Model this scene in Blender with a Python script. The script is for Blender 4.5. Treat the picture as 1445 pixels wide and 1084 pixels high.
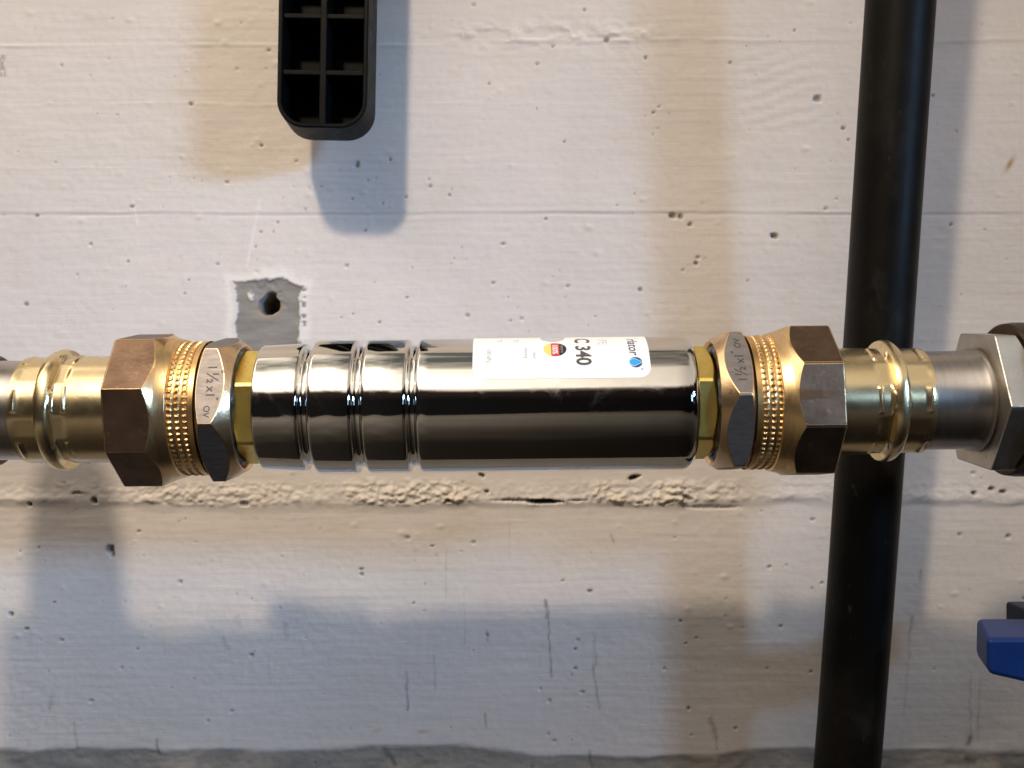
import bpy, bmesh, math, random
import numpy as np
from mathutils import Vector, Matrix

random.seed(7)
rng = np.random.default_rng(7)
R = math.radians
scene = bpy.context.scene
for o in list(bpy.data.objects):
    bpy.data.objects.remove(o, do_unlink=True)
C = scene.collection

# ------------------------------------------------------------------ camera
F = 1445.0                      # focal length in photo pixels (36 mm lens on a 36 mm sensor)
D = 0.50                        # camera to wall
cam_d = bpy.data.cameras.new('camera')
cam = bpy.data.objects.new('camera', cam_d)
C.objects.link(cam)
cam.location = (0, -D, 0)
cam.rotation_euler = (R(90), 0, 0)
cam_d.lens = 36
cam_d.sensor_width = 36
cam_d.clip_start = 0.01
cam_d.clip_end = 50
cam_d.dof.use_dof = True
cam_d.dof.focus_distance = 0.36
cam_d.dof.aperture_fstop = 30
scene.camera = cam

# ------------------------------------------------------------------ world: dim cellar, pale ceiling, dark room, brown floor
world = bpy.data.worlds.new('World')
scene.world = world
world.use_nodes = True
nt = world.node_tree
nt.nodes.clear()
tc = nt.nodes.new('ShaderNodeTexCoord')
nz = nt.nodes.new('ShaderNodeTexNoise')
nz.inputs['Scale'].default_value = 4.0
nz.inputs['Detail'].default_value = 3.0
sep = nt.nodes.new('ShaderNodeSeparateXYZ')
ma = nt.nodes.new('ShaderNodeMath'); ma.operation = 'MULTIPLY_ADD'
ma.inputs[1].default_value = 0.30; ma.inputs[2].default_value = -0.15
mb = nt.nodes.new('ShaderNodeMath'); mb.operation = 'ADD'
mr = nt.nodes.new('ShaderNodeMath'); mr.operation = 'MULTIPLY_ADD'
mr.inputs[1].default_value = 0.5; mr.inputs[2].default_value = 0.5
ramp = nt.nodes.new('ShaderNodeValToRGB')
cr = ramp.color_ramp
WORLD_STOPS = [(0.00, (0.010, 0.008, 0.006)), (0.06, (0.012, 0.009, 0.007)), (0.12, (0.028, 0.022, 0.016)),
               (0.22, (0.060, 0.049, 0.037)), (0.33, (0.120, 0.100, 0.078)), (0.375, (0.100, 0.078, 0.058)), (0.395, (0.006, 0.005, 0.005)),
               (0.60, (0.006, 0.005, 0.005)), (0.70, (0.022, 0.014, 0.011)), (0.72, (0.14, 0.11, 0.09)), (0.755, (1.50, 1.30, 1.06)),
               (0.92, (1.30, 1.13, 0.92)), (0.97, (0.45, 0.39, 0.31)), (1.00, (0.10, 0.10, 0.09))]
cr.elements[0].position = WORLD_STOPS[0][0]; cr.elements[0].color = (*WORLD_STOPS[0][1], 1)
cr.elements[1].position = WORLD_STOPS[-1][0]; cr.elements[1].color = (*WORLD_STOPS[-1][1], 1)
for p, c in WORLD_STOPS[1:-1]:
    e = cr.elements.new(p); e.color = (*c, 1)
bg = nt.nodes.new('ShaderNodeBackground')
gx = nt.nodes.new('ShaderNodeMath'); gx.operation = 'MULTIPLY_ADD'      # the lamp side of the cellar is the brighter one
gx.inputs[1].default_value = -3.4; gx.inputs[2].default_value = 1.30
gc = nt.nodes.new('ShaderNodeClamp'); gc.inputs['Min'].default_value = 0.5; gc.inputs['Max'].default_value = 2.0
wo = nt.nodes.new('ShaderNodeOutputWorld')
L = nt.links.new
L(tc.outputs['Generated'], nz.inputs['Vector'])
L(tc.outputs['Generated'], sep.inputs[0])
L(nz.outputs['Fac'], ma.inputs[0])
L(ma.outputs[0], mb.inputs[0]); L(sep.outputs['Z'], mb.inputs[1])
L(mb.outputs[0], mr.inputs[0]); L(mr.outputs[0], ramp.inputs['Fac'])
L(sep.outputs['X'], gx.inputs[0]); L(gx.outputs[0], gc.inputs['Value']); L(gc.outputs[0], bg.inputs['Strength'])
L(ramp.outputs['Color'], bg.inputs['Color']); L(bg.outputs[0], wo.inputs['Surface'])

# ------------------------------------------------------------------ lamps
def area(name, loc, target, size, power, col, shape='DISK', spread=180):
    d = bpy.data.lights.new(name, 'AREA')
    d.shape = shape; d.size = size; d.energy = power; d.color = col; d.spread = R(spread)
    o = bpy.data.objects.new(name, d); C.objects.link(o)
    o.location = loc
    o.rotation_euler = (Vector(target) - Vector(loc)).to_track_quat('-Z', 'Y').to_euler()
    return o
area('warm_cellar_lamp', (-0.25, -0.83, 0.72), (-0.10, 0, 0.01), 0.065, 2.68, (1.0, 0.81, 0.59), 'DISK', 110)
area('cool_window_light', (1.37, -1.40, 0.45), (-0.20, 0, -0.02), 0.36, 0.43, (0.36, 0.62, 1.0), 'RECTANGLE', 20).data.size_y = 0.18

area('far_cool_window', (0.80, -1.60, 0.26), (0.2, -0.13, 0), 0.30, 0.8, (0.45, 0.70, 1.0), 'SQUARE')

vs = scene.view_settings
vs.view_transform = 'Standard'
vs.look = 'None'
vs.exposure = -0.14
vs.gamma = 1.0
vs.use_curve_mapping = False

# ------------------------------------------------------------------ helpers
def P(x, y, depth):
    """photo pixel at a distance from the camera -> world point"""
    return Vector(((x - 722.5) * depth / F, depth - D, (542 - y) * depth / F))

def tag(o, label=None, cat=None, group=None, kind=None):
    if label: o['label'] = label
    if cat: o['category'] = cat
    if group: o['group'] = group
    if kind: o['kind'] = kind
    return o

def empty(name, loc, rot=(0, 0, 0)):
    o = bpy.data.objects.new(name, None); C.objects.link(o)
    o.location = loc; o.rotation_euler = rot; o.empty_display_size = 0.01
    return o

def sharpen(me, ang):
    bm = bmesh.new(); bm.from_mesh(me)
    bmesh.ops.remove_doubles(bm, verts=bm.verts, dist=1e-7)
    bmesh.ops.recalc_face_normals(bm, faces=bm.faces)
    for f in bm.faces: f.smooth = True
    for e in bm.edges:
        if len(e.link_faces) == 2:
            e.smooth = e.calc_face_angle(0) < ang
    bm.to_mesh(me); bm.free()

def mesh(name, verts, faces, mats, parent=None, mat_idx=None, sharp=30, bevel=0, bevel_mat=-1):
    me = bpy.data.meshes.new(name)
    me.from_pydata([tuple(v) for v in verts], [], faces)
    for m in (mats if isinstance(mats, (list, tuple)) else [mats]): me.materials.append(m)
    if mat_idx: me.polygons.foreach_set('material_index', mat_idx)
    sharpen(me, R(sharp))
    o = bpy.data.objects.new(name, me); C.objects.link(o)
    if parent: o.parent = parent
    if bevel:
        b = o.modifiers.new('bevel', 'BEVEL'); b.width = bevel; b.segments = 2
        b.limit_method = 'ANGLE'; b.angle_limit = R(20); b.harden_normals = True; b.material = bevel_mat
    return o

def cyl(s, r, th):
    """axis along x; angle 0 faces the camera, 90 degrees is up"""
    return (s, -r * math.cos(th), r * math.sin(th))

def turned(name, cols, mats, parent=None, closed_profile=False, sharp=30, bevel=0, bevel_mat=-1):
    """cols: list over angles of lists of (s, r, material) -> one turned mesh"""
    n = len(cols); m = len(cols[0])
    verts = []; faces = []; mi = []
    for i, col in enumerate(cols):
        th = 2 * math.pi * i / n
        for (s, r, *_q) in col: verts.append(cyl(s, r, th))
    last = m if closed_profile else m - 1
    for i in range(n):
        a = i * m; b = ((i + 1) % n) * m
        for j in range(last):
            k = (j + 1) % m
            faces.append((a + j, a + k, b + k, b + j))
            q = cols[i][j]
            mi.append(q[2] if len(q) > 2 else 0)
    return mesh(name, verts, faces, mats, parent, mi, sharp, bevel, bevel_mat)

def lathe(name, prof, mat, parent=None, n=128, closed=True, sharp=30):
    return turned(name, [prof] * n, mat, parent, closed, sharp)

def arc_pts(cx, cy, r, a0, a1, k):
    return [(cx + r * math.cos(R(a0 + (a1 - a0) * i / k)), cy + r * math.sin(R(a0 + (a1 - a0) * i / k))) for i in range(k + 1)]

def poly_r(th, rad, n, v0):
    """radius of a regular n-gon (corner radius rad, one corner at angle v0)"""
    st = 2 * math.pi / n
    ph = (th - v0) % st - st / 2
    return rad * math.cos(st / 2) / math.cos(ph)

def box(name, lo, hi, mat, parent=None, bevel=0):
    x0, y0, z0 = lo; x1, y1, z1 = hi
    v = [(x0,y0,z0),(x1,y0,z0),(x1,y1,z0),(x0,y1,z0),(x0,y0,z1),(x1,y0,z1),(x1,y1,z1),(x0,y1,z1)]
    f = [(0,3,2,1),(4,5,6,7),(0,1,5,4),(1,2,6,5),(2,3,7,6),(3,0,4,7)]
    return mesh(name, v, f, mat, parent, None, 30, bevel)

def text_geo(s, size, align='LEFT', shear=0.0, bold=0.0, squeeze=1.0):
    cu = bpy.data.curves.new('t', 'FONT')
    cu.body = s; cu.size = size; cu.align_x = align; cu.shear = shear; cu.offset = bold
    cu.resolution_u = 3
    ob = bpy.data.objects.new('t', cu); C.objects.link(ob)
    dg = bpy.context.evaluated_depsgraph_get()
    me = bpy.data.meshes.new_from_object(ob.evaluated_get(dg))
    v = [(p.co.x * squeeze, p.co.y) for p in me.vertices]
    f = [tuple(p.vertices) for p in me.polygons]
    bpy.data.objects.remove(ob, do_unlink=True); bpy.data.curves.remove(cu); bpy.data.meshes.remove(me)
    return v, f

# ------------------------------------------------------------------ materials
def new_mat(name):
    m = bpy.data.materials.new(name); m.use_nodes = True
    n = m.node_tree; b = n.nodes['Principled BSDF']
    return m, n, b

def mix_rgb(n, a, b, fac):
    x = n.nodes.new('ShaderNodeMix'); x.data_type = 'RGBA'
    for s, v in ((x.inputs[0], fac), (x.inputs[6], a), (x.inputs[7], b)):
        if hasattr(v, 'links'): n.links.new(v, s)
        else: s.default_value = v if isinstance(v, float) else (*v, 1)
    return x.outputs[2]

def math_node(n, op, a, b=None, c=None, clamp=False):
    x = n.nodes.new('ShaderNodeMath'); x.operation = op; x.use_clamp = clamp
    for i, v in enumerate((a, b, c)):
        if v is None: continue
        if hasattr(v, 'links'): n.links.new(v, x.inputs[i])
        else: x.inputs[i].default_value = v
    return x.outputs[0]

def noise(n, scale, detail=4.0, stretch=(1, 1, 1), rough=0.55, dist=0.0):
    t = n.nodes.new('ShaderNodeTexCoord'); mp = n.nodes.new('ShaderNodeMapping')
    mp.inputs['Scale'].default_value = stretch
    n.links.new(t.outputs['Object'], mp.inputs['Vector'])
    z = n.nodes.new('ShaderNodeTexNoise')
    z.inputs['Scale'].default_value = scale; z.inputs['Detail'].default_value = detail
    z.inputs['Roughness'].default_value = rough; z.inputs['Distortion'].default_value = dist
    n.links.new(mp.outputs[0], z.inputs['Vector'])
    return z.outputs['Fac']

def ramp_node(n, fac, p0, p1):
    x = n.nodes.new('ShaderNodeMapRange'); x.clamp = True
    n.links.new(fac, x.inputs[0]); x.inputs[1].default_value = p0; x.inputs[2].default_value = p1
    return x.outputs[0]

def metal(name, c0, c1, rough, rough_var=0.1, scale=120, bump=0.0, bscale=600, stretch=(1, 1, 1), metallic=1.0, spot=None, spot_amt=(0.62, 0.72)):
    m, n, b = new_mat(name)
    f = noise(n, scale, 5.0, stretch)
    f2 = ramp_node(n, f, 0.35, 0.68)
    col = mix_rgb(n, c0, c1, f2)
    if spot:
        sp = ramp_node(n, noise(n, scale * 2.7, 6.0, (1, 1, 1), 0.7), *spot_amt)
        col = mix_rgb(n, col, spot, sp)
    n.links.new(col, b.inputs['Base Color'])
    b.inputs['Metallic'].default_value = metallic
    rr = math_node(n, 'MULTIPLY_ADD', noise(n, scale * 1.9, 4.0, stretch), rough_var * 2, rough - rough_var, True)
    n.links.new(rr, b.inputs['Roughness'])
    if bump:
        bp = n.nodes.new('ShaderNodeBump'); bp.inputs['Strength'].default_value = bump; bp.inputs['Distance'].default_value = 0.0004
        n.links.new(noise(n, bscale, 4.0, stretch), bp.inputs['Height'])
        n.links.new(bp.outputs[0], b.inputs['Normal'])
    return m

def plain(name, c, rough, metallic=0.0, spec=0.5, var=0.0, bump=0.0, bscale=900, scale=150):
    m, n, b = new_mat(name)
    if var:
        f = ramp_node(n, noise(n, scale, 5.0), 0.3, 0.7)
        n.links.new(mix_rgb(n, tuple(x * (1 - var) for x in c), tuple(min(1, x * (1 + var)) for x in c), f), b.inputs['Base Color'])
    else:
        b.inputs['Base Color'].default_value = (*c, 1)
    b.inputs['Roughness'].default_value = rough; b.inputs['Metallic'].default_value = metallic
    b.inputs['Specular IOR Level'].default_value = spec
    if bump:
        bp = n.nodes.new('ShaderNodeBump'); bp.inputs['Strength'].default_value = bump; bp.inputs['Distance'].default_value = 0.0003
        n.links.new(noise(n, bscale, 4.0), bp.inputs['Height']); n.links.new(bp.outputs[0], b.inputs['Normal'])
    return m

M = {}
M['chrome'] = metal('polished_chrome', (0.80, 0.79, 0.77), (0.72, 0.71, 0.69), 0.045, 0.025, 60, 0.02, 300)
def smudge(m, scale, lo, hi, amt):
    n = m.node_tree; b = n.nodes['Principled BSDF']; r0 = b.inputs['Roughness'].links[0].from_socket
    k = math_node(n, 'MULTIPLY', ramp_node(n, noise(n, scale, 6.0, (1, 1, 1), 0.7, 0.8), lo, hi), amt)
    n.links.new(math_node(n, 'ADD', r0, k), b.inputs['Roughness'])
smudge(M['chrome'], 55, 0.54, 0.72, 0.20)
M['brass'] = metal('bright_brass', (0.90, 0.75, 0.48), (0.82, 0.65, 0.38), 0.25, 0.08, 90, 0.05, 500, spot=(0.45, 0.28, 0.12), spot_amt=(0.66, 0.80))
M['brass_turned'] = metal('turned_brass', (0.90, 0.66, 0.36), (0.80, 0.54, 0.27), 0.30, 0.06, 200, 0.10, 900, (6, 1, 1))
M['bronze_pale'] = metal('pale_bronze', (0.80, 0.58, 0.36), (0.68, 0.46, 0.26), 0.32, 0.08, 130, 0.12, 800, spot=(0.42, 0.28, 0.15), spot_amt=(0.60, 0.74))
M['bronze'] = metal('copper_bronze', (0.86, 0.57, 0.26), (0.76, 0.47, 0.20), 0.33, 0.07, 150, 0.05, 700)
M['patina'] = metal('brown_patina', (0.225, 0.150, 0.105), (0.15, 0.095, 0.065), 0.42, 0.10, 110, 0.22, 700, (1, 1, 1), spot=(0.36, 0.25, 0.19), spot_amt=(0.58, 0.78))
M['machined'] = metal('machined_bronze', (0.27, 0.25, 0.245), (0.21, 0.19, 0.185), 0.55, 0.07, 220, 0.16, 900, (1, 1, 4), spot=(0.22, 0.17, 0.14), spot_amt=(0.66, 0.78))
M['yellow'] = metal('yellow_passivated_zinc', (0.98, 0.78, 0.25), (0.84, 0.64, 0.17), 0.36, 0.08, 160, 0.10, 800, spot=(0.40, 0.28, 0.07), spot_amt=(0.66, 0.76))
M['steel'] = metal('stainless_steel', (0.56, 0.53, 0.51), (0.48, 0.45, 0.44), 0.30, 0.06, 120, 0.08, 700, (5, 1, 1))
M['steel_nut'] = metal('grey_nickel', (0.56, 0.54, 0.50), (0.45, 0.43, 0.39), 0.38, 0.08, 130, 0.15, 900, spot=(0.30, 0.25, 0.18), spot_amt=(0.62, 0.76))
M['dark_iron'] = metal('dark_brown_iron', (0.12, 0.085, 0.06), (0.07, 0.05, 0.035), 0.42, 0.08, 120, 0.2, 800)
M['seal'] = plain('dark_thread_sealant', (0.035, 0.04, 0.035), 0.35, var=0.5, bump=0.8, bscale=700, scale=400)
M['black_plastic'] = plain('black_ribbed_plastic', (0.006, 0.006, 0.006), 0.42, spec=0.07, var=0.25, bump=0.15, bscale=2200)
M['black_pipe'] = plain('black_polyethylene', (0.005, 0.0045, 0.004), 0.45, spec=0.14, var=0.4, bump=0.15, bscale=700, scale=60)
def scuff(m, col, scale, stretch, lo, hi, amt):
    n = m.node_tree; b = n.nodes['Principled BSDF']; c0 = b.inputs['Base Color'].links[0].from_socket
    k = math_node(n, 'MULTIPLY', ramp_node(n, noise(n, scale, 6.0, stretch, 0.7), lo, hi), amt)
    n.links.new(mix_rgb(n, c0, col, k), b.inputs['Base Color'])
    n.links.new(math_node(n, 'MULTIPLY_ADD', noise(n, scale * 0.4, 5.0, stretch), 0.35, 0.28), b.inputs['Roughness'])
scuff(M['black_pipe'], (0.09, 0.085, 0.075), 330, (1, 1, 0.35), 0.64, 0.76, 0.5)
scuff(M['black_pipe'], (0.05, 0.045, 0.04), 40, (1, 1, 0.5), 0.58, 0.8, 0.5)
scuff(M['black_plastic'], (0.05, 0.048, 0.043), 500, (1, 1, 1), 0.66, 0.78, 0.5)
M['blue'] = plain('blue_lever_plastic', (0.004, 0.028, 0.16), 0.38, spec=0.35, var=0.12, bump=0.12, bscale=900)
M['navy'] = plain('navy_plastic', (0.008, 0.013, 0.04), 0.45, spec=0.3, var=0.2)
M['white_label'] = plain('white_label_paper', (0.86, 0.87, 0.86), 0.30)
M['ink'] = plain('dark_grey_ink', (0.075, 0.07, 0.07), 0.4)
M['ink_deep'] = plain('deep_blue_grey_ink', (0.03, 0.035, 0.07), 0.4)
M['ink_light'] = plain('light_grey_ink', (0.22, 0.22, 0.23), 0.4)
M['ink_pale'] = plain('pale_grey_ink', (0.50, 0.51, 0.53), 0.4)
M['ink_black'] = plain('black_ink', (0.012, 0.010, 0.010), 0.4)
M['ink_red'] = plain('red_ink', (0.55, 0.04, 0.06), 0.4)
M['ink_gold'] = plain('gold_ink', (0.85, 0.66, 0.18), 0.4)
M['ink_navy'] = plain('navy_ink', (0.02, 0.05, 0.22), 0.4)
M['ink_cyan'] = plain('cyan_ink', (0.01, 0.36, 0.75), 0.4)
M['stamp'] = plain('stamped_dark_letters', (0.05, 0.04, 0.035), 0.5)

# ------------------------------------------------------------------ the wall
PXW = D / F                                      # metres per photo pixel on the wall
def fade(t): return t * t * t * (t * (t * 6 - 15) + 10)
def vnoise(x, y, seed):
    r = np.random.default_rng(seed); T = r.random((256, 256))
    xi = np.floor(x).astype(int); yi = np.floor(y).astype(int)
    fx = fade(x - xi); fy = fade(y - yi)
    a = T[yi % 256, xi % 256]; b = T[yi % 256, (xi + 1) % 256]
    c = T[(yi + 1) % 256, xi % 256]; d = T[(yi + 1) % 256, (xi + 1) % 256]
    return (a * (1 - fx) + b * fx) * (1 - fy) + (c * (1 - fx) + d * fx) * fy - 0.5
def fbm(x, y, seed, oct=4, gain=0.5):
    s = 0; amp = 1
    for k in range(oct):
        s = s + amp * vnoise(x * 2 ** k + 17.3 * k, y * 2 ** k + 5.1 * k, seed + k); amp *= gain
    return s
def sst(a, b, x):
    t = np.clip((x - a) / (b - a), 0, 1); return t * t * (3 - 2 * t)

def wall_axis(lo, hi, step, far):
    core = np.arange(lo, hi + step * 0.5, step)
    out = []; d = step; p = hi
    while p < far: d = min(d * 1.25, 0.03); p += d; out.append(p)
    inn = []; d = step; p = lo
    while p > -far: d = min(d * 1.25, 0.03); p -= d; inn.append(p)
    return np.concatenate([np.array(inn[::-1]), core, np.array(out)])

def build_wall():
    xs = wall_axis(-0.258, 0.258, 0.00066, 0.80); zs = wall_axis(-0.194, 0.194, 0.00066, 0.62)
    X, Z = np.meshgrid(xs, zs)
    u = X / PXW + 722.5; v = 542 - Z / PXW       # photo pixels on the wall
    h = 1.3 * fbm(u / 300, v / 300, 1, 3)         # millimetres towards the room
    h += 0.26 * fbm(u / 60, v / 40, 11, 4, 0.5)
    h += 0.085 * fbm(u / 120, v / 5.5, 21, 3, 0.6)    # board grain
    h += 0.10 * fbm(u / 9, v / 8, 31, 3)
    # board joints of the shuttering
    wob = 3.0 * fbm(u / 120, v / 900, 41, 4, 0.6)
    def joint(y0, step, ridge, w, xa=-9e3, xb=9e3, sd=0):
        m = sst(xa, xa + 120, u) * (1 - sst(xb - 120, xb, u))
        t = v - y0 - wob
        k = 0.15 + 1.5 * np.clip(fbm(u / 60, v * 0 + sd, 51 + sd, 4, 0.6) + 0.25, 0, 1)
        return step * (sst(-1.5, 1.5, t) - 0.5) * m + ridge * k * np.exp(-(t / w) ** 2) * m
    h += joint(64, -0.18, 0.26, 2.4, -9e3, 640, 1) + joint(58, -0.16, 0.24, 3.0, 600, 9e3, 2)
    h += joint(146, 0.06, 0.13, 1.6, -9e3, 900, 3)
    h += joint(299, -0.22, 0.20, 1.8, -9e3, 9e3, 4) + joint(302.5, 0, -0.30, 1.4, -9e3, 9e3, 5)
    h += joint(236, 0.06, 0.16, 1.5, -200, 500, 6)
    # lumpy blowholes strip on the upper board joint
    up = np.exp(-((v - 50 - wob) / 16) ** 2) * sst(600, 680, u) * (1 - sst(880, 960, u))
    h += up * 1.6 * np.clip(fbm(u / 22, v / 12, 61, 3), -0.2, 1)
    # scratched trowel marks
    tr = sst(1020, 1060, u) * (1 - sst(1130, 1190, u)) * sst(60, 90, v) * (1 - sst(170, 200, v))
    h += tr * 0.10 * np.sin((v + 0.32 * u) / 3.1 + 2 * fbm(u / 30, v / 30, 71, 2))
    # crumbly joint behind the pipe
    seam_y = 706 + 9 * fbm(u / 170, v * 0, 81, 4, 0.6)
    t = v - seam_y
    amt = 0.16 + 0.75 * sst(470, 520, u) * (1 - sst(640, 690, u)) + 1.0 * sst(800, 880, u) * (1 - sst(1000, 1060, u)) * (0.6 + 1.6 * np.clip(fbm(u / 50, v / 30, 83, 2), -.2, .4)) + 0.5 * sst(150, 240, u) * (1 - sst(330, 480, u))
    band = sst(-36, -12, t) * (1 - sst(-1, 7, t))
    rough = np.abs(fbm(u / 15, v / 11, 91, 4, 0.55))
    h += band * amt * (4.6 * rough - 0.3) + band * amt * 1.1 * fbm(u / 6, v / 5, 95, 2)
    h += 0.75 * np.exp(-((t + 3) / 6.5) ** 2) * (0.15 + 1.7 * np.clip(fbm(u / 40, v / 60, 97, 4) + 0.12, 0, 1))
    h += -0.7 * sst(2, 9 + 14 * np.clip(fbm(u / 120, v * 0, 99, 3) + 0.35, 0, 1), t)
    crumb = band * np.clip(amt * (rough * 3.2 - 0.25), 0, 1)
    # dark slot in the joint
    pit = np.zeros_like(h)
    def cav(x, y, rx, ry, dep, dark=1.0, ang=0.0, sharp=0.55):
        nonlocal h, pit
        i = (np.abs(u - x) < 3.5 * max(rx, ry)) & (np.abs(v - y) < 3.5 * max(rx, ry))
        if not i.any(): return
        uu = u[i] - x; vv = v[i] - y
        ca, sa = math.cos(ang), math.sin(ang)
        a = uu * ca + vv * sa; b = -uu * sa + vv * ca
        q = np.sqrt((a / rx) ** 2 + (b / ry) ** 2) * (1 + 0.5 * vnoise(uu / 2.5 + 40, vv / 2.5 + 40, 5))
        m = 1 - sst(sharp, 1.15, q)
        h[i] -= dep * m; pit[i] = np.maximum(pit[i], dark * m)  # the cavity is also coloured darker, by the same mask as its depth
    cav(768, 708, 26, 3.2, 7, 1.0); cav(735, 706, 38, 2.0, 3, 0.35); cav(815, 706.5, 14, 1.4, 2, 0.5)
    cav(895, 674, 9, 3.2, 4, 1.0, -0.25); cav(633, 706, 5, 3, 2, 0.7); cav(680, 671, 5, 2.6, 2.5, 0.8, 0.4); cav(687, 694, 4, 2.5, 2, .7)
    cav(971, 703, 9, 3, 2, 0.6, 0.3); cav(1005, 716, 40, 2.6, 1.4, 0.15); cav(1400, 690, 5, 3, 2, .8); cav(1416, 694, 6, 3, 2, .8); cav(1375, 696, 4, 3, 2, .8)
    cav(42, 712, 3.2, 2.8, 3, 1); cav(133, 707, 5, 4, 3, .9, .4); cav(110, 696, 10, 2, 1.5, .5); cav(345, 711, 8, 4, 2, .5)
    # blowholes read off the photograph
    for (x, y, r, k) in [(51, 304, 3.2, 1), (155, 776, 8, .9), (158, 783, 5, .9), (196, 750, 2.8, 1), (14, 868, 4, 1), (75, 851, 2.2, 1), (27, 779, 1.8, .8), (53, 774, 2.2, .8),
                         (369, 205, 2.8, 1), (320, 257, 3, .4), (380, 72, 3, .6), (376, 97, 2, .6), (335, 98, 2, .5), (266, 395, 2, 1), (260, 414, 2.2, 1), (87, 93, 2.5, .4), (127, 107, 1.6, .4), (165, 162, 2, .5),
                         (77, 229, 2, .5), (24, 214, 1.6, .5), (108, 388, 2, .5), (127, 345, 3, .5), (367, 327, 2, .8), (385, 327, 2, .7), (360, 348, 2.2, .6), (391, 314, 2.6, .6), (430, 295, 2, .6),
                         (634, 275, 3, 1), (637, 268, 1.6, .8), (770, 309, 3, 1), (796, 200, 2.2, 1), (758, 90, 3, .7), (757, 153, 2, .8), (690, 118, 3, .7), (605, 253, 2.2, .6), (801, 404, 3, .8), (797, 420, 2, .6),
                         (574, 420, 2.4, .9), (528, 399, 1.8, .6), (535, 455, 2, .7), (498, 443, 2, .9), (481, 448, 2, .7), (717, 420, 2, .8), (720, 453, 2.2, .8), (581, 378, 1.8, .8), (651, 350, 1.6, .6), (698, 399, 2, .5),
                         (550, 225, 2.6, .9), (503, 232, 5, .25), (540, 287, 2.2, .9), (497, 281, 2, .8), (515, 325, 2.2, .8), (519, 255, 2, .6), (573, 278, 2, .8), (453, 263, 1.8, .7),
                         (1094, 334, 5, .9), (1090, 332, 4, .9), (961, 306, 4, .9), (974, 317, 3.4, .9), (1121, 43, 2.2, 1), (1030, 89, 3, .8), (1197, 197, 2.2, 1), (1154, 140, 6, .35), (1342, 317, 3.2, .8), (1389, 324, 2, .7),
                         (1055, 396, 1.8, .9), (964, 381, 1.8, .7), (1180, 281, 2, .5), (1356, 416, 2, .5), (1349, 186, 2, .5), (895, 274, 1.8, .6), (870, 290, 2, .5), (921, 190, 2, .4), (950, 305, 6, .6), (856, 58, 4, .7), (780, 66, 3, .6),
                         (509, 804, 2.6, 1), (510, 811, 3, 1), (610, 771, 2.6, 1), (615, 785, 1.8, .7), (583, 852, 2.2, 1), (599, 825, 1.8, .7), (794, 820, 2, .7), (812, 917, 2.4, 1), (812, 944, 3, 1), (806, 953, 2, .8), (815, 904, 2.6, .5),
                         (687, 898, 2.4, .7), (668, 766, 3, .4), (820, 977, 2.4, .5), (774, 1037, 2.2, .8), (193, 917, 2, .7), (170, 943, 2.4, .4), (293, 1018, 2.2, .8), (775, 990, 3, .3), (960, 877, 2.2, .9), (968, 908, 2, .9), (983, 900, 2, .6),
                         (937, 944, 2.6, .5), (972, 1000, 3, 1), (1083, 944, 2.2, .9), (1110, 798, 2.4, .5), (1146, 831, 2, .6), (1145, 949, 2, .6), (976, 1038, 2, .8), (395, 858, 2, .8), (953, 759, 2, .5), (1318, 945, 2, .7), (1425, 758, 4, .6)]:
        cav(x, y, r * random.uniform(0.75, 1.1), r * random.uniform(0.65, 0.9), 0.4 * r, 0.68 * k, random.uniform(-0.4, 0.4))
    for k in range(190):
        cav(rng.uniform(-60, 1505), rng.uniform(-40, 1050), rng.uniform(0.9, 1.7), rng.uniform(0.8, 1.4), 0.5, rng.uniform(0.1, 0.55))
    for k in range(500):
        cav(rng.uniform(-1400, 2900), rng.uniform(-1100, 2200), rng.uniform(2, 4), rng.uniform(2, 3), 1.0, rng.uniform(0.2, 0.8))
    # small paint lumps
    for k in range(170):
        x, y, r = rng.uniform(-40, 1490), rng.uniform(-40, 900), rng.uniform(1.6, 5)
        i = (np.abs(u - x) < 18) & (np.abs(v - y) < 14)
        h[i] += rng.uniform(0.10, 0.5) * np.exp(-((u[i] - x) / r / 1.4) ** 2 - ((v[i] - y) / r) ** 2)
    # drilled hole in the bare patch
    e = np.sqrt(((u - 379) / 13.5) ** 2 + ((v - 429) / 15.0) ** 2) * (1 + 0.35 * vnoise(u / 6, v / 6, 3))
    hole = 1 - sst(0.86, 1.06, e)
    rim = np.exp(-((e - 1.22) / 0.22) ** 2)
    chip = (1 - sst(0.25, 1.1, np.sqrt(((u - 375) / 21) ** 2 + ((v - 420) / 23) ** 2) * (1 + 0.9 * fbm(u / 9, v / 8, 117, 3))))
    # bare, unpainted patch with a ragged edge
    rag = 3.0 * fbm(u / 5, v / 4, 101, 3) + 4 * fbm(u / 22, v / 9, 105, 2)
    left = 331 + 3 * sst(400, 420, v); right = 428 - 6 * sst(395, 420, v)
    top = 393 + 7 * sst(0, 48, np.abs(u - 385)) ** 1.5 + 6 * sst(400, 425, u)
    inside = np.minimum(np.minimum(u - left, right - u), v - top) + rag
    patch = sst(-0.9, 0.9, inside) * (1 - sst(560, 580, v))
    comb = (sst(422, 426, u) * (1 - sst(428, 434, u))) * sst(0.12, 0.2, vnoise(u / 12, v / 3.2, 107)) * sst(405, 410, v) * (1 - sst(470, 480, v))
    patch = np.maximum(patch, comb)
    speck = 1 - sst(0.5, 1.0, np.sqrt(((u - 352 - 0.3 * (v - 417)) / 5) ** 2 + ((v - 418) / 8) ** 2) + 1.0 * vnoise(u / 3, v / 3, 109))
    patch = patch * (1 - speck)
    edge_y = 1060 + 5 * fbm(u / 130, v * 0, 111, 3) + 4 * fbm(u / 40, v / 14, 113, 3) - 5 * sst(420, 500, u) * (1 - sst(640, 700, u)) + 6 * sst(700, 760, u) * (1 - sst(1000, 1100, u))
    base = sst(-4.5, 4.5, v - edge_y)
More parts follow.
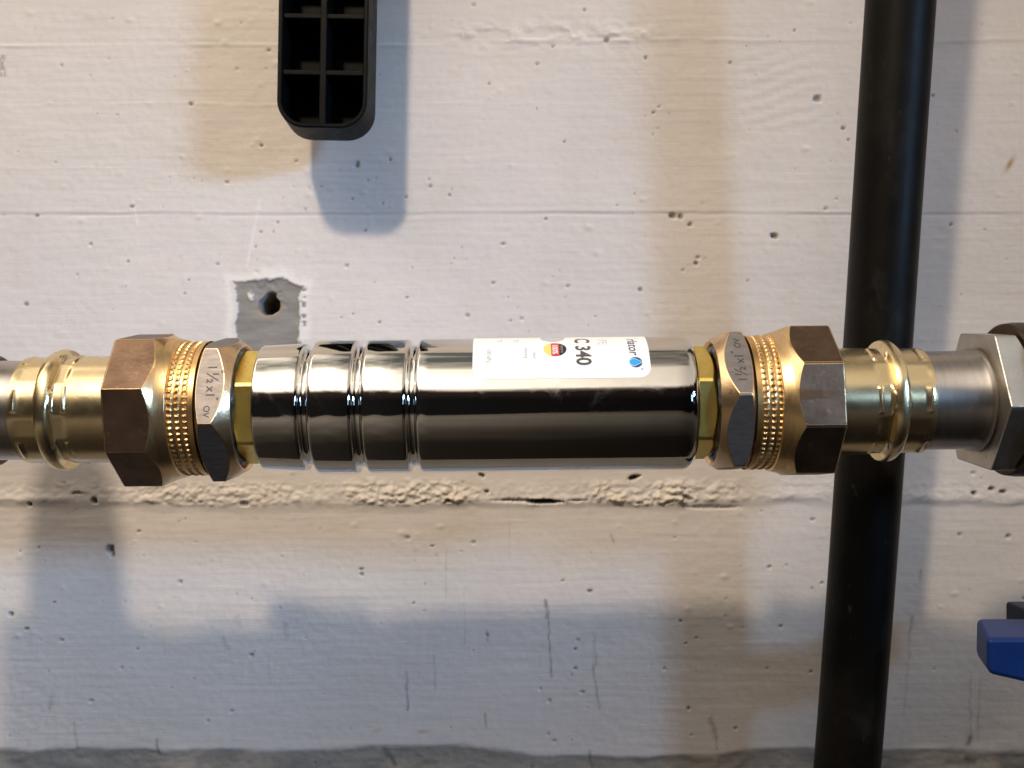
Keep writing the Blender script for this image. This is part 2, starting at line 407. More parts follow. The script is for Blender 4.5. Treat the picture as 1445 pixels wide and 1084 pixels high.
    bare = np.maximum(patch, base)
    h += -0.8 * patch - 0.5 * base + 0.35 * np.exp(-(inside / 4) ** 2) * (v < 500)
    h += base * (0.5 * fbm(u / 10, v / 8, 115, 3))
    h -= chip * 1.1; h -= 26 * hole
    # streaks of dirt running down
    streak = np.zeros_like(h)
    for (x0, y0, x1, y1, w, k) in [(770, 848, 773, 872, 2.4, .8), (773, 872, 779, 956, 1.1, .8), (838, 895, 842, 940, 1.6, .4), (838, 938, 845, 1000, 1.8, .55), (573, 950, 574, 975, 2, .5), (574, 972, 575, 1003, 1.3, .8),
                                   (611, 925, 615, 975, 1.3, .4), (1004, 1014, 1010, 1040, 3.2, .7), (1010, 1040, 1013, 1058, 1.2, .6), (685, 1008, 687, 1026, 1.4, .5), (687, 892, 688, 905, 1.4, .6), (1287, 870, 1283, 900, 2.2, .5),
                                   (1284, 900, 1276, 1010, 2.2, .22), (1371, 960, 1370, 1050, 1.6, .35), (1384, 960, 1381, 1045, 1.6, .3), (719, 690, 718, 790, .8, .15), (629, 775, 628, 850, .8, .25), (1300, 805, 1299, 820, 1.6, .4),
                                   (862, 755, 867, 765, 1.6, .5), (655, 830, 656, 910, .8, .2), (71, 985, 70, 1000, 4, .3), (103, 1020, 108, 1060, 1.2, .5), (220, 1045, 224, 1065, 2, .7), (542, 1062, 558, 1080, 3.5, .9), (544, 1060, 546, 1068, 4, .9),
                                   (832, 1060, 836, 1084, 1.8, .6), (1370, 1040, 1368, 1050, 4, .9), (1366, 1072, 1376, 1075, 5, .9), (378, 930, 380, 965, 1, .35), (230, 905, 233, 925, 1, .2), (315, 900, 322, 915, 3, .25), (335, 870, 338, 885, 3.5, .25), (402, 880, 404, 900, 3, .25)]:
        dx, dy = x1 - x0, y1 - y0; ll = math.hypot(dx, dy)
        a = np.clip(((u - x0) * dx + (v - y0) * dy) / ll ** 2, 0, 1)
        dd = np.hypot(u + 2.6 * vnoise(u / 40 + x0, v / 9, 119) - x0 - a * dx, v - y0 - a * dy)
        streak = np.maximum(streak, 0.8 * k * np.exp(-(dd / w) ** 2) * (0.55 + 0.9 * np.clip(vnoise(u / 4, v / 7, 121) + 0.4, 0, 1)))
    # whitewash strokes on the paint
    white = 0.8 * np.exp(-((inside + 9) / 7) ** 2) * (v < 480) * (v > 370)
    for (x0, y0, x1, y1, w) in [(186, 281, 194, 318, 1.6), (366, 283, 348, 375, 2.0), (0, 64, 620, 62, 2.0)]:
        dx, dy = x1 - x0, y1 - y0; ll = math.hypot(dx, dy)
        a = np.clip(((u - x0) * dx + (v - y0) * dy) / ll ** 2, 0, 1)
        dd = np.hypot(u - x0 - a * dx, v - y0 - a * dy)
        white = np.maximum(white, 0.7 * np.exp(-(dd / w) ** 2))
    rust = np.exp(-((u - 1424 + 0.5 * (v - 232)) / 4) ** 2 - ((v - 232) / 9) ** 2) + 0.5 * np.exp(-((u - 532) / 5) ** 2 - ((v - 1032) / 2.5) ** 2) + 0.5 * np.exp(-((u - 596) / 7) ** 2 - ((v - 1034) / 3) ** 2)
    rust += 0.4 * rim * sst(425, 440, v)
    print_marks = 0.45 * np.exp(-((u - 3) / 5) ** 2) * ((np.abs(v - 90) < 17)) * (vnoise(u / 3, v / 5, 131) > 0)
    streak = np.maximum(streak, print_marks)
    n0, n1 = len(xs), len(zs)
    co = np.stack([X, -h * 0.001, Z], -1).reshape(-1, 3)
    idx = np.arange(n0 * n1).reshape(n1, n0)
    quads = np.stack([idx[:-1, :-1], idx[:-1, 1:], idx[1:, 1:], idx[1:, :-1]], -1).reshape(-1, 4)
    me = bpy.data.meshes.new('wall')
    me.vertices.add(len(co)); me.vertices.foreach_set('co', co.astype(np.float32).ravel())
    me.loops.add(quads.size); me.loops.foreach_set('vertex_index', quads.astype(np.int32).ravel())
    me.polygons.add(len(quads)); me.polygons.foreach_set('loop_start', np.arange(0, quads.size, 4, dtype=np.int32))
    me.polygons.foreach_set('use_smooth', np.ones(len(quads), bool))
    me.update(calc_edges=True)
    for nm, arr in (('bare', bare), ('pits_and_dirt', np.clip(np.maximum(pit, streak), 0, 1)), ('white', np.clip(white, 0, 1)), ('rust', np.clip(rust, 0, 1)), ('crumb', np.clip(crumb, 0, 1))):
        a = me.attributes.new(nm, 'FLOAT', 'POINT'); a.data.foreach_set('value', arr.astype(np.float32).ravel())
    me.materials.append(wall_material())
    o = bpy.data.objects.new('wall', me); C.objects.link(o)
    return tag(o, 'whitewashed board-marked concrete wall with a crumbly joint behind the pipe', None, None, 'structure')

def wall_material():
    m, n, b = new_mat('whitewashed_concrete')
    def attr(nm):
        a = n.nodes.new('ShaderNodeAttribute'); a.attribute_name = nm; return a.outputs['Fac']
    big = ramp_node(n, noise(n, 9, 3.0), 0.32, 0.68)
    col = mix_rgb(n, (0.71, 0.672, 0.66), (0.65, 0.612, 0.60), big)
    pink = ramp_node(n, noise(n, 12, 6.0, (1.8, 1, 0.7), 0.65, 0.6), 0.54, 0.80)
    col = mix_rgb(n, col, (0.65, 0.585, 0.575), math_node(n, 'MULTIPLY', pink, 0.6))
    grain = ramp_node(n, noise(n, 260, 4.0, (0.10, 1, 1.6)), 0.46, 0.66)
    g = math_node(n, 'MULTIPLY', grain, 0.13)
    col = mix_rgb(n, col, (0.50, 0.47, 0.46), g)
    mott = ramp_node(n, noise(n, 420, 3.0), 0.58, 0.74)
    col = mix_rgb(n, col, (0.48, 0.45, 0.44), math_node(n, 'MULTIPLY', mott, 0.22))
    warmst = ramp_node(n, noise(n, 22, 6.0, (1, 1, 1), 0.65), 0.52, 0.78)
    col = mix_rgb(n, col, (0.62, 0.565, 0.50), math_node(n, 'MULTIPLY', warmst, 0.55))
    col = mix_rgb(n, col, (0.78, 0.76, 0.75), attr('white'))
    col = mix_rgb(n, col, (0.70, 0.63, 0.53), math_node(n, 'MULTIPLY', attr('crumb'), 0.75))
    bare = mix_rgb(n, (0.30, 0.285, 0.27), (0.22, 0.21, 0.20), ramp_node(n, noise(n, 150, 5.0, (0.4, 1, 1.4)), 0.35, 0.65))
    col = mix_rgb(n, col, bare, attr('bare'))
    col = mix_rgb(n, col, (0.40, 0.24, 0.09), attr('rust'))
    col = mix_rgb(n, col, (0.055, 0.047, 0.042), math_node(n, 'MULTIPLY', attr('pits_and_dirt'), 0.92))  # darkens the cavities as well as the dirt streaks
    n.links.new(col, b.inputs['Base Color'])
    b.inputs['Roughness'].default_value = 0.85
    b.inputs['Specular IOR Level'].default_value = 0.2
    hsum = math_node(n, 'ADD', noise(n, 700, 4.0, (0.12, 1, 1.3)), math_node(n, 'MULTIPLY', noise(n, 900, 4.0), 0.7))
    bp = n.nodes.new('ShaderNodeBump'); bp.inputs['Strength'].default_value = 0.28; bp.inputs['Distance'].default_value = 0.0003
    n.links.new(hsum, bp.inputs['Height']); n.links.new(bp.outputs[0], b.inputs['Normal'])
    return m

build_wall()

# ------------------------------------------------------------------ the pipe run
AX0 = P(722.5, 571.5, 0.365)                     # a point of the pipe axis
TILT = R(-0.62)                                  # the run rises a little to the right
DIRX = Vector((math.cos(TILT), 0, -math.sin(TILT)))
def on_axis(name, s_mm):
    return empty(name, AX0 + DIRX * (s_mm * 0.001), (0, TILT, 0))
mm = 0.001

# chrome water conditioner
def conditioner():
    s0, s1 = -87.9, 63.7
    root = on_axis('water_conditioner', -12)
    ox = -12
    tag(root, 'mirror-chrome water treatment cylinder with three grooves and a white label', 'water conditioner')
    r0 = 23.75
    prof = [(s0, 15.0), (s0, 19.6)]
    prof += [(s0 + 1.1 - 1.1 * math.cos(R(a)), 21.2 + 1.1 * math.sin(R(a))) for a in (0, 15, 30, 45, 60, 75, 90)]
    prof += [(s0 + 6, 22.45), (s0 + 10, 22.6)]
    def groove(c):
        g = []
        g += [(c - 3.4 - 0.9, None)]
        return g
    def ring(c, ra, rb):
        """rounded shoulder, narrow round valley, rounded shoulder"""
        k = []
        for i in range(7):
            a = R(90 * i / 6); k.append((c - 2.9 + 1.5 * math.sin(a) - 0.0, ra - 1.5 + 1.5 * math.cos(a)))
        for i in range(9):
            a = R(180 * i / 8); k.append((c - 1.35 * math.cos(a) , (min(ra, rb) - 1.55) - 0.75 * math.sin(a)))
        for i in range(7):
            a = R(90 - 90 * i / 6); k.append((c + 2.9 - 1.5 * math.sin(a), rb - 1.5 + 1.5 * math.cos(a)))
        return k
    prof += ring(-70.4, 22.7, r0) + ring(-52.3, r0, r0) + ring(-33.9, r0, r0)
    prof += [(x, r0) for x in (-28, -10, 10, 30, 45, 55)]
    prof += [(s1 - 4.2 + 4.2 * math.sin(R(a)), r0 - 4.2 + 4.2 * math.cos(R(a))) for a in range(0, 91, 10)]
    prof += [(s1, 15.0)]
    lathe('tube', [((s - ox) * mm, r * mm) for s, r in prof], M['chrome'], root, 192, True, 50)
    # yellow hexagon ends
    for (a, b, v0) in ((-95.5, s0 + 0.6, 24), (s1 - 0.6, 70.0, 24)):
        cols = []
        for i in range(96):
            th = 2 * math.pi * i / 96
            p = poly_r(th, 20.6, 6, R(v0))
            if a < 0: c = [(a, 10), (a, 17.2), (a + min(2.2, max(0, (p - 17.2)) * 0.55), p), (b, p), (b, 10)]
            else: c = [(a, 10), (a, p), (b - min(2.2, max(0, (p - 17.2)) * 0.55), p), (b, 17.2), (b, 10)]
            cols.append([((s - ox) * mm, r * mm) for s, r in c])
        turned('hexagon_end', cols, M['yellow'], root, True, 20, 0.00025)
    # sticker
    sa, sb, t0, t1, rl = -13.2, 46.9, R(22.5), R(142), 23.80
    cr_ = 4.0
    h_arc = (t1 - t0) * rl
    loop = []
    for (cx, cy, a0) in ((sb - cr_, h_arc - cr_, 0), (sa + cr_, h_arc - cr_, 90), (sa + cr_, cr_, 180), (sb - cr_, cr_, 270)):
        for i in range(9):
            a = R(a0 + 90 * i / 8); loop.append((cx + cr_ * math.cos(a), cy + cr_ * math.sin(a)))
    lo = sorted(set(round(p[1], 4) for p in loop) | set(np.linspace(0, h_arc, 40).round(4)))
    verts = []; faces = []
    def span(y):
        if y < cr_: d = cr_ - math.sqrt(max(0, cr_ ** 2 - (cr_ - y) ** 2))
        elif y > h_arc - cr_: d = cr_ - math.sqrt(max(0, cr_ ** 2 - (y - h_arc + cr_) ** 2))
        else: d = 0
        return sa + d, sb - d
    for y in lo:
        a, b = span(y); th = t0 + y / rl
        for s in np.linspace(a, b, 9): verts.append(cyl((s - ox) * mm, (rl + 0.05) * mm, th))
    for j in range(len(lo) - 1):
        for i in range(8): faces.append((j * 9 + i, j * 9 + i + 1, (j + 1) * 9 + i + 1, (j + 1) * 9 + i))
    nf = len(faces); nv = len(verts)
    inner = [cyl((s), 0, 0) for s in ()]
    for j, y in enumerate(lo):
        a, b = span(y); th = t0 + y / rl
        for s in np.linspace(a, b, 9): verts.append(cyl((s - ox) * mm, (rl - 0.10) * mm, th))
    faces += [tuple(nv + k for k in reversed(f)) for f in faces[:nf]]
    per = [i for i in range(9)] + [j * 9 + 8 for j in range(1, len(lo))] + [(len(lo) - 1) * 9 + i for i in range(7, -1, -1)] + [j * 9 for j in range(len(lo) - 2, 0, -1)]
    for k in range(len(per)):
        a, b = per[k], per[(k + 1) % len(per)]
        faces.append((a, a + nv, b + nv, b))
    lab = mesh('label', verts, faces, M['white_label'], root, None, 40)
    tag(lab, 'white printed sticker wrapped over the top of the chrome tube')
    RL = rl + 0.05
    def onlab(name, pts, fs, mat, s_c, th_c, lift):
        if not fs: return
        bm = bmesh.new()
        bv = [bm.verts.new((tx, ty, 0)) for tx, ty in pts]
        for f in fs:
            try: bm.faces.new([bv[i] for i in f])
            except ValueError: pass
        xs_ = [p[0] for p in pts]; c0 = math.floor(min(xs_)) + 0.5
        while c0 < max(xs_):
            bmesh.ops.bisect_plane(bm, geom=bm.verts[:] + bm.edges[:] + bm.faces[:], plane_co=(c0, 0, 0), plane_no=(1, 0, 0)); c0 += 1.0
        bm.verts.ensure_lookup_table(); bm.verts.index_update()
        v = [cyl((s_c + w.co.y - ox) * mm, (RL + lift) * mm, th_c - w.co.x / RL) for w in bm.verts]
        ff = [tuple(w.index for w in f.verts) for f in bm.faces]
        bm.free()
        return mesh(name, v, ff, mat, lab, None, 60)
    def txt(s, size, s_base, th_end, mat, lift=0.03, **kw):
        v, f = text_geo(s, size, 'RIGHT', **kw)
        onlab('lettering', v, f, mat, s_base, th_end, lift)
    def disc(mat, s_c, th_c, r, lift, a=-9, b=9, name='printed_mark', y0=-9, y1=9, n=40):
        """disc clipped to the strip a < s < b (and y0 < arc < y1)"""
        xs = np.linspace(max(a, -r), min(b, r), 17)
        top, bot = [], []
        for x in xs:
            q = math.sqrt(max(0, r * r - x * x)); top.append((max(-q, y0), x)); bot.append((min(q, y1), x))
        pts = top + bot[::-1]
        k = len(xs)
        fs = [(i, i + 1, 2 * k - 2 - i, 2 * k - 1 - i) for i in range(k - 1)]
        onlab(name, pts, fs, mat, s_c, th_c, lift)
    txt('C 340', 7.1, 22.1, R(34.4), M['ink'], bold=0.19, squeeze=0.95)
    txt('rlator', 4.8, 40.2, R(45.4), M['ink_deep'], shear=0.2, squeeze=1.0, bold=0.07)
    # round drop emblem
    disc(M['ink_navy'], 42.0, R(37.2), 2.25, 0.03)
    dp = [(0, 2.3)] + [(1.45 * math.sin(R(a)), -0.68 - 1.5 * math.cos(R(a))) for a in range(-115, 116, 10)]
    dw = [(x * 1.13, y * 1.08 + 0.03) for x, y in dp]
    onlab('printed_mark', dw, [tuple(range(len(dw)))], M['white_label'], 42.0, R(37.2), 0.05)
    onlab('printed_mark', dp, [tuple(range(len(dp)))], M['ink_cyan'], 42.0, R(37.2), 0.07)
    disc(M['ink_navy'], 43.9, R(30.2), 0.28, 0.03)
    # black, red and gold seal
    sc, tcn = 14.9, R(54.0)
    disc(M['ink_gold'], sc, tcn, 4.0, 0.03, -4, -1.3)
    disc(M['ink_red'], sc, tcn, 4.0, 0.03, -1.3, 1.5)
    disc(M['ink_black'], sc, tcn, 4.0, 0.03, 1.5, 4)
    v, f = text_geo('100%', 2.7, 'CENTER', bold=0.06); onlab('lettering', v, f, M['white_label'], sc - 0.85, tcn, 0.05)
    v, f = text_geo('MADE IN', 1.1, 'CENTER'); onlab('lettering', v, f, M['ink_pale'], sc + 2.0, tcn, 0.05)
    disc(M['ink_pale'], sc - 0.5, R(77), 4.4, 0.03)
    txt('100 kPa', 2.2, -8.4, R(38.2), M['ink_light'])
    txt('°C', 2.2, -4.8, R(67), M['ink'])
    txt('°C', 2.2, 0.9, R(67), M['ink'])
    txt('ekoorg', 1.9, 4.5, R(42.5), M['ink_light'])
    txt('rlator', 1.6, 7.4, R(41.5), M['ink_light'])
    txt('PE', 4.6, 30.0, R(59.5), M['ink_pale'])
    return root
conditioner()

# reducing bushings
def bushing(side):
    if side < 0:
        face, back, thr_end, v0 = -94.4, -106.6, -117.5, 50.0
        root = on_axis('reducing_bushing', -102); ox = -102
        tag(root, 'bronze hexagon reducing bushing left of the chrome cylinder, stamped 1½ x 1', 'pipe bushing', 'reducing bushings at the ends of the chrome cylinder')
    else:
        face, back, thr_end, v0 = 70.2, 82.0, 92.0, 7.0
        root = on_axis('reducing_bushing', 78); ox = 78
        tag(root, 'bronze hexagon reducing bushing right of the chrome cylinder, its stamp reading upwards', 'pipe bushing', 'reducing bushings at the ends of the chrome cylinder')
    cols = []
    sg = 1 if back > face else -1
    Rc = 27.0
    for i in range(180):
        th = 2 * math.pi * i / 180
        p = poly_r(th, Rc, 6, R(v0))
        xa = face + sg * (1.2 + max(0, p - 22.6) * 0.95)
        xb = back - sg * (0.5 + max(0, p - 23.0) * 0.50)
        c = [(face + sg * 9, 18.2, 0), (face + sg * 0.8, 21.3, 0), (face, 21.9, 0), (face, 22.4, 1), (xa, p, 2), (xb, p, 1), (back, 22.8, 1), (back, 17, 0)]
        cols.append([((s - ox) * mm, r * mm, q) for s, r, q in c])
    hx = turned('hexagon', cols, [M['brass_turned'], M['bronze_pale'], M['machined']], root, False, 18, 0.0002, 1)
    # notched threads
    a, b = back, thr_end
    nx, na = 46, 560
    verts, faces = [], []
    per = 2.55
    for i in range(nx):
        t = i / (nx - 1); s = a + (b - a) * t
        d = abs(s - a) - 1.7
        for k in range(na):
            th = 2 * math.pi * k / na
            r = 23.3
            if 0 < d < 3 * per + 0.6:
                ph = (d / per) % 1.0
                crest = max(0, 1 - abs(ph - 0.5) / 0.36)
                j = int(d / per)
                tooth = max(0, math.cos(70 * th + 0.2 * j)) ** 0.8
                r = 23.25 + 0.22 * min(1, crest * 2) + 0.50 * min(1, 1.5 * crest) * tooth
            elif d <= 0: r = 23.9
            else: r = 23.4
            verts.append(cyl((s - ox) * mm, r * mm, th))
    for i in range(nx - 1):
        for k in range(na):
            k2 = (k + 1) % na
            faces.append((i * na + k, i * na + k2, (i + 1) * na + k2, (i + 1) * na + k))
    mesh('notched_thread', verts, faces, M['bronze'], root, None, 28)
    # lumpy dark sealant ring squeezed from the joint
    cols = []
    for i in range(120):
        th = 2 * math.pi * i / 120
        w = 0.7 * math.sin(3 * th + 1) + 0.5 * math.sin(7 * th) + 0.35 * math.sin(17 * th + side)
        f0 = face + sg * 1.0
        cols.append([((s - ox) * mm, r * mm) for s, r in [(f0 + sg * 1.5, 17.0), (f0 - sg * (0.3 + 0.35 * w), 17.6), (f0 - sg * (0.9 + 0.5 * w), 18.9 + 0.5 * w), (f0 - sg * 0.1, 20.3 + 0.5 * w), (f0 + sg * 1.5, 21.2)]])
    turned('thread_sealant', cols, M['seal'], root, False, 60)
    # stamped letters on the facing flat
    ap = Rc * math.cos(R(30)) + 0.03
    if side < 0:
        thc = R(20); s_c = (-96.9 - 104.2) / 2
        parts = [('1', 4.2, 7.6, -1.6), ('½', 5.6, 5.0, -1.8), ('"', 3.2, 5.6, 1.4), ('x1', 4.2, -0.2, -1.6), ('"', 3.2, -4.2, 0.4), ('OV', 3.0, -7.0, -2.0)]
        for s, size, t_up, off in parts:
            v, f = text_geo(s, size, bold=0.07)
            put = []
            for tx, ty in v:
                tang = t_up - tx
                y = -ap * math.cos(thc) + tang * math.sin(thc); z = ap * math.sin(thc) + tang * math.cos(thc)
                put.append(((s_c + off + ty - ox) * mm, y * mm, z * mm))
            mesh('stamped_letter', put, f, M['stamp'], hx)
    else:
        thc = R(37); s_c = 77.0
        parts = [('1', 4.2, -8.4, 1.6), ('½', 5.6, -6.2, 1.8), ('x1', 4.2, -0.6, 1.6), ('"', 3.2, 3.6, 0.0), ('OV', 3.0, 6.0, 1.4)]
        for s, size, t_lo, off in parts:
            v, f = text_geo(s, size, bold=0.07)
            put = []
            for tx, ty in v:
                tang = t_lo + tx
                y = -ap * math.cos(thc) + tang * math.sin(thc); z = ap * math.sin(thc) + tang * math.cos(thc)
                put.append(((s_c + off - ty - ox) * mm, y * mm, z * mm))
            mesh('stamped_letter', put, f, M['stamp'], hx)
    return root
bushing(-1); bushing(1)

# brass press couplings with an octagon nut
def coupling(side):
    if side < 0:
        root = on_axis('press_coupling', -136); ox = -136; v0 = 15.0; fac = lambda d: -120.0 - d - (1.8 if d > 28 else 0)
        tag(root, 'brass press coupling with brown octagon nut on the left steel pipe', 'pipe coupling', 'brass press couplings')
    else:
        root = on_axis('press_coupling', 111); ox = 111; v0 = 29.0; fac = lambda d: 94.9 + d
        tag(root, 'brass press coupling with brown octagon nut in front of the black pipe', 'pipe coupling', 'brass press couplings')
    # d = distance outwards from the start of the nut flats
    cols = []
    for i in range(192):
        th = 2 * math.pi * i / 192
        p = poly_r(th, 27.9, 8, R(v0))
        xa = 0.3 + max(0, p - 25.6) * 0.95
        c = [(-4.6, 22.4, 0), (-4.6, 23.9, 0), (-4.2, 24.5, 0), (-0.9, 25.3, 0), (-0.4, 25.55, 0), (xa, p, 1), (15.6, p, 1), (16.1, p - 0.5, 1), (16.1, 17, 0)]
        cols.append([((fac(s) - ox) * mm, r * mm, q) for s, r, q in c])
    turned('octagon_nut', cols, [M['brass_turned'], M['patina']], root, False, 17, 0.00010, 0)
    # pressed socket with an o-ring bead
    xs = [14.5, 16.2, 17, 18, 20, 22, 24, 26, 27.5, 28.5, 29.3, 29.9, 30.4, 31, 31.5] + list(np.linspace(32, 42, 34)) + [42.5, 43.0, 43.6, 44.2, 45.0, 46.0, 47.0, 48.0, 48.8, 49.3, 49.5, 49.5]
    BE = 37.1
    na = 240
    verts, faces = [], []
    hv = R(12 if side < 0 else 2)
    for i, d in enumerate(xs):
        for k in range(na):
            th = 2 * math.pi * k / na
            r = 18.95 if d < 40 else 18.75
            b = abs(d - BE)
            if b < 3.3:
                amp = 2.55 * (1 - 0.10 * math.cos(6 * (th - hv)))
                r += amp * math.sqrt(max(0, 1 - (b / 3.3) ** 2))
            hexr = poly_r(th, 21.35, 6, hv)
            z1 = max(0, min(1, (d - 29.5) / 1.2)) * max(0, min(1, (35.2 - d) / 0.8))
            z2 = max(0, min(1, (d - 39.4) / 0.8)) * max(0, min(1, (48.2 - d) / 1.0))
            z = max(z1, z2)
            if z > 0 and b >= 2.2: r = r + (min(r, hexr) - r) * z
            # raised marks left by the jaws at the corners
            if (29.6 < d < 30.8 or 46.4 < d < 47.6):
                dth = abs(((th - hv + R(30)) % R(60)) - R(30))
                if dth < R(13): r += 0.55
            if i == len(xs) - 1: r = 17.4
            if i == len(xs) - 2: r = r - 0.3
            verts.append(cyl((fac(d) - ox) * mm, r * mm, th))
    for i in range(len(xs) - 1):
        for k in range(na):
            k2 = (k + 1) % na
            faces.append((i * na + k, i * na + k2, (i + 1) * na + k2, (i + 1) * na + k))
    mesh('pressed_socket', verts, faces, M['brass'], root, None, 40)
    return root
coupling(-1); coupling(1)

# steel pipes
r = on_axis('steel_pipe', -170)
tag(r, 'short stainless steel pipe end at the left edge of the picture', 'pipe')
lathe('pipe_wall', [((s) * mm, q * mm) for s, q in ((-40, 16.0), (-40, 17.7), (10, 17.7), (10, 16.0))], M['steel'], r)
r = on_axis('steel_pipe', 150)
tag(r, 'short stainless steel pipe between right brass coupling and grey hexagon fitting', 'pipe')
lathe('pipe_wall', [((s) * mm, q * mm) for s, q in ((-16, 16.0), (-16, 17.55), (10.5, 17.55), (12.6, 18.3), (14.0, 18.5), (14.8, 18.1), (15.6, 17.2), (20, 17.2), (20, 16))], M['steel'], r, 128, True, 45)

# grey hexagon fitting on the right with a rusty flange behind it
r = on_axis('hexagon_fitting', 170); ox = 170
tag(r, 'grey metal hexagon pipe fitting with brown flange at the right edge', 'pipe fitting')
cols = []
for i in range(180):
    th = 2 * math.pi * i / 180
    p = poly_r(th, 26.9, 6, R(-4.5))
    c = [(165.6, 16.5), (165.3, 22.0), (165.0, p - 0.35), (165.3, p), (175.0 - max(0, p - 23.4) * 0.8, p), (176, 22.5), (176, 16)]
    cols.append([((s - ox) * mm, q * mm) for s, q in c])
turned('hexagon', cols, M['steel_nut'], r, False, 18, 0.0002)
lathe('flange', [((s - ox) * mm, q * mm) for s, q in ((174.5, 17), (174.5, 26.2), (175.2, 27.0), (178, 27.4), (196, 27.4), (197, 26.6), (197, 17))], M['dark_iron'], r)
lathe('outlet', [((s - ox) * mm, q * mm) for s, q in ((196, 16), (196, 20), (240, 20), (240, 16))], M['brass'], r)

# valve just past the left edge: collar, body, bonnet and cap
r = on_axis('stop_valve', -215); ox = -215
tag(r, 'dark iron stop valve, only its collar rim showing at the left edge', 'valve')
lathe('collar', [((s - ox) * mm, q * mm) for s, q in ((-182.5, 16.5), (-182.5, 18.8), (-183.3, 19.6), (-196, 19.6), (-196, 16.5))], M['dark_iron'], r)
lathe('valve_body', [((s - ox) * mm, q * mm) for s, q in ((-195, 15), (-195, 23), (-200, 26), (-212, 28), (-226, 28), (-236, 24), (-250, 22), (-250, 15))], M['dark_iron'], r, 96, True, 40)
def post(name, s_c, z0, z1, rads, mat, par):
    n = 48; verts = []; faces = []
    for (z, q) in rads:
        for k in range(n):
            a = 2 * math.pi * k / n; verts.append(((s_c - ox + q * math.cos(a)) * mm, q * math.sin(a) * mm, z * mm))
    for i in range(len(rads) - 1):
        for k in range(n): faces.append((i * n + k, i * n + (k + 1) % n, (i + 1) * n + (k + 1) % n, (i + 1) * n + k))
    faces.append(tuple(range(n))[::-1]); faces.append(tuple((len(rads) - 1) * n + k for k in range(n)))
    return mesh(name, verts, faces, mat, par, None, 35)
post('bonnet', -219, 0, 0, [(20, 17), (36, 17), (38, 20), (62, 20), (66, 18), (84, 17), (90, 12)], M['dark_iron'], r)

# ------------------------------------------------------------------ black pipe running up the wall
def black_pipe():
    a = P(1276.5, -40, 0.424); b = P(1188, 1130, 0.452)
    d = (b - a); a2 = a - d * 0.35; b2 = b + d * 0.35
    root = empty('black_pipe', b2)
    tag(root, 'straight black plastic pipe running up the wall behind the brass coupling', 'pipe')
    n = 72; rad = 0.01405
    q = Vector((0, 0, 1)).rotation_difference((a2 - b2).normalized()); ln = (a2 - b2).length
    verts = []; faces = []; rows = 60
    for i in range(rows + 1):
        for k in range(n):
            t = 2 * math.pi * k / n
            bend = Vector((0.0012 * math.sin(i / rows * 5.0), 0, 0))
            verts.append(q @ Vector((rad * math.cos(t), rad * math.sin(t), ln * i / rows)) + bend)
    for i in range(rows):
        for k in range(n): faces.append((i * n + k, i * n + (k + 1) % n, (i + 1) * n + (k + 1) % n, (i + 1) * n + k))
    faces.append(tuple(range(n))[::-1]); faces.append(tuple(rows * n + k for k in range(n)))
    mesh('pipe_wall', verts, faces, M['black_pipe'], root)
black_pipe()

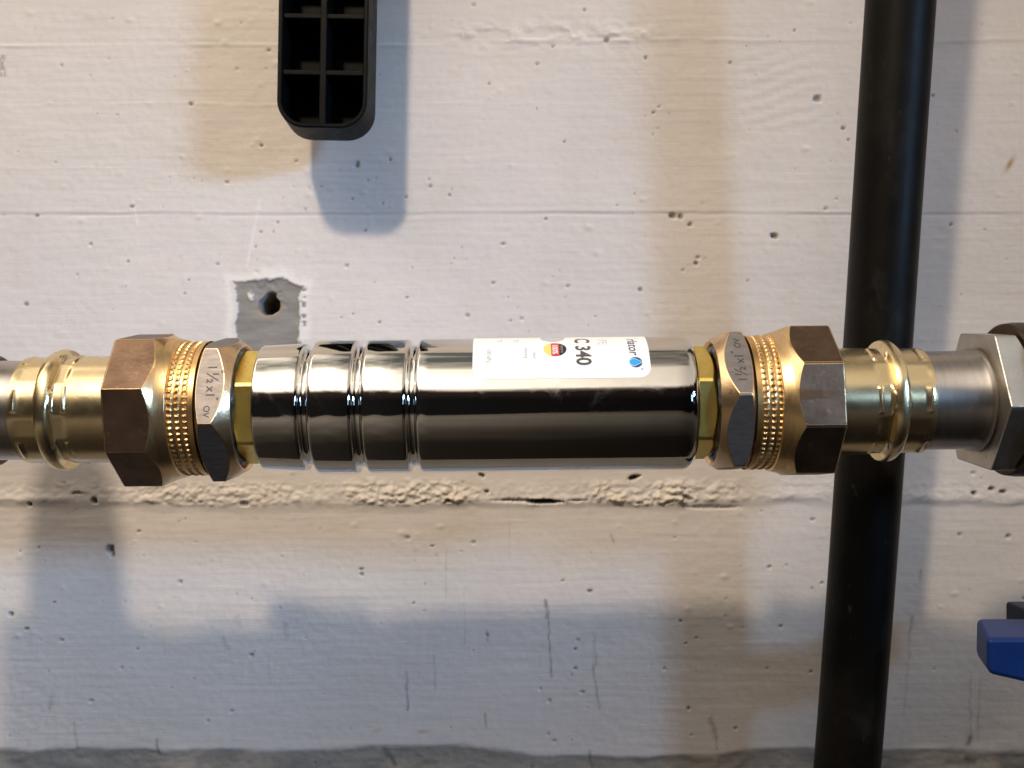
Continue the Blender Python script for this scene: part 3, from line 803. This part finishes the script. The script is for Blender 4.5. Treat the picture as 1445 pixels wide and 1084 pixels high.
# ------------------------------------------------------------------ black ribbed plastic handle, open side to the camera
def handle():
    df = 0.449; px = df / F * 1000                # front plane, mm per pixel there
    c = P(453.5, 180, df)                          # bottom middle of the front rim
    root = empty('ribbed_handle', (c.x, c.y, c.z), (0, R(1.0), 0))
    tag(root, 'black ribbed plastic handle with hollow cells hanging above the chrome cylinder', 'handle')
    W = 39.6; H = 190.0; dep = 24.0; th = 2.1; cr_ = 12.0
    def rr(w, z0, z1, rad, n=8):
        pts = []
        for (cx, cz, a0) in ((w / 2 - rad, z1 - rad, 0), (-w / 2 + rad, z1 - rad, 90), (-w / 2 + rad, z0 + rad, 180), (w / 2 - rad, z0 + rad, 270)):
            for i in range(n + 1):
                a = R(a0 + 90 * i / n); pts.append((cx + rad * math.cos(a), cz + rad * math.sin(a)))
        return pts
    rings = [(rr(W - 2 * th, th, H - th, cr_ - th), dep - 3.0),
             (rr(W - 2 * th + 0.2, th - 0.1, H - th + 0.1, cr_ - th), 0.5),
             (rr(W - 2 * th + 1.0, th - 0.5, H - th + 0.5, cr_ - th + 0.4), 0.0),
             (rr(W - 1.2, 0.6, H - 0.6, cr_ - 0.6), 0.0),
             (rr(W, 0, H, cr_), 0.7),
             (rr(W + 1.4, -0.5, H + 0.5, cr_ + 0.5), dep - 2.0),
             (rr(W - 1.5, 1.0, H - 1.0, cr_ - 1), dep)]
    verts = []; faces = []
    n = len(rings[0][0])
    for pts, y in rings:
        for x, z in pts: verts.append((x * mm, y * mm, z * mm))
    for i in range(len(rings) - 1):
        for k in range(n): faces.append((i * n + k, i * n + (k + 1) % n, (i + 1) * n + (k + 1) % n, (i + 1) * n + k))
    faces.append(tuple(range(n))); faces.append(tuple((len(rings) - 1) * n + k for k in range(n))[::-1])
    mesh('shell', verts, faces, M['black_plastic'], root, None, 32)
    box('rib', (-1.5 * mm, 1.0 * mm, 1.5 * mm), (1.5 * mm, (dep - 2.9) * mm, (H - 1.5) * mm), M['black_plastic'], root, 0.0006)
    z = 24.6
    while z < H - 10:
        box('rib', (-(W / 2 - th + 0.1) * mm, 1.7 * mm, (z - 1.15) * mm), ((W / 2 - th + 0.1) * mm, (dep - 2.9) * mm, (z + 1.15) * mm), M['black_plastic'], root, 0.0005)
        z += 24.9
    # its fixing to the wall, above the frame
    v = []; f = []; n = 32
    for y in (dep - 0.5, dep + 28):
        for k in range(n): a = 2 * math.pi * k / n; v.append((9 * mm * math.cos(a), y * mm, 150 * mm + 9 * mm * math.sin(a)))
    for k in range(n): f.append((k, (k + 1) % n, n + (k + 1) % n, n + k))
    f += [tuple(range(n))[::-1], tuple(n + k for k in range(n))]
    mesh('wall_peg', v, f, M['black_plastic'], root, None, 40)
handle()

# ------------------------------------------------------------------ blue valve lever at the right edge
def lever():
    df, db = 0.400, 0.428
    front = [(1393, 901), (1393, 940), (1396, 952), (1420, 957), (1450, 964), (1520, 975), (1520, 901)]
    back = [(1378, 872), (1377, 915), (1381, 930), (1400, 937), (1440, 944), (1500, 955), (1500, 872)]
    c = P(1450, 930, df)
    root = empty('valve_lever', c)
    tag(root, 'blue plastic valve lever poking in at the lower right edge', 'valve lever')
    v = [P(x, y, df) - c for x, y in front] + [P(x, y, db) - c for x, y in back]
    n = len(front)
    f = [tuple(range(n)), tuple(n + k for k in range(n))[::-1]] + [(k, n + k, n + (k + 1) % n, (k + 1) % n) for k in range(n)]
    mesh('lever_arm', v, f, M['blue'], root, None, 30, 0.0019)
    a = P(1418, 848, 0.448) - c; b = P(1500, 880, 0.430) - c
    box('hub', (a.x, b.y, b.z - 0.012), (b.x + 0.01, a.y, a.z), M['navy'], root, 0.0015)
lever()

scene.render.engine = 'CYCLES'
scene.cycles.max_bounces = 8
scene.cycles.glossy_bounces = 6
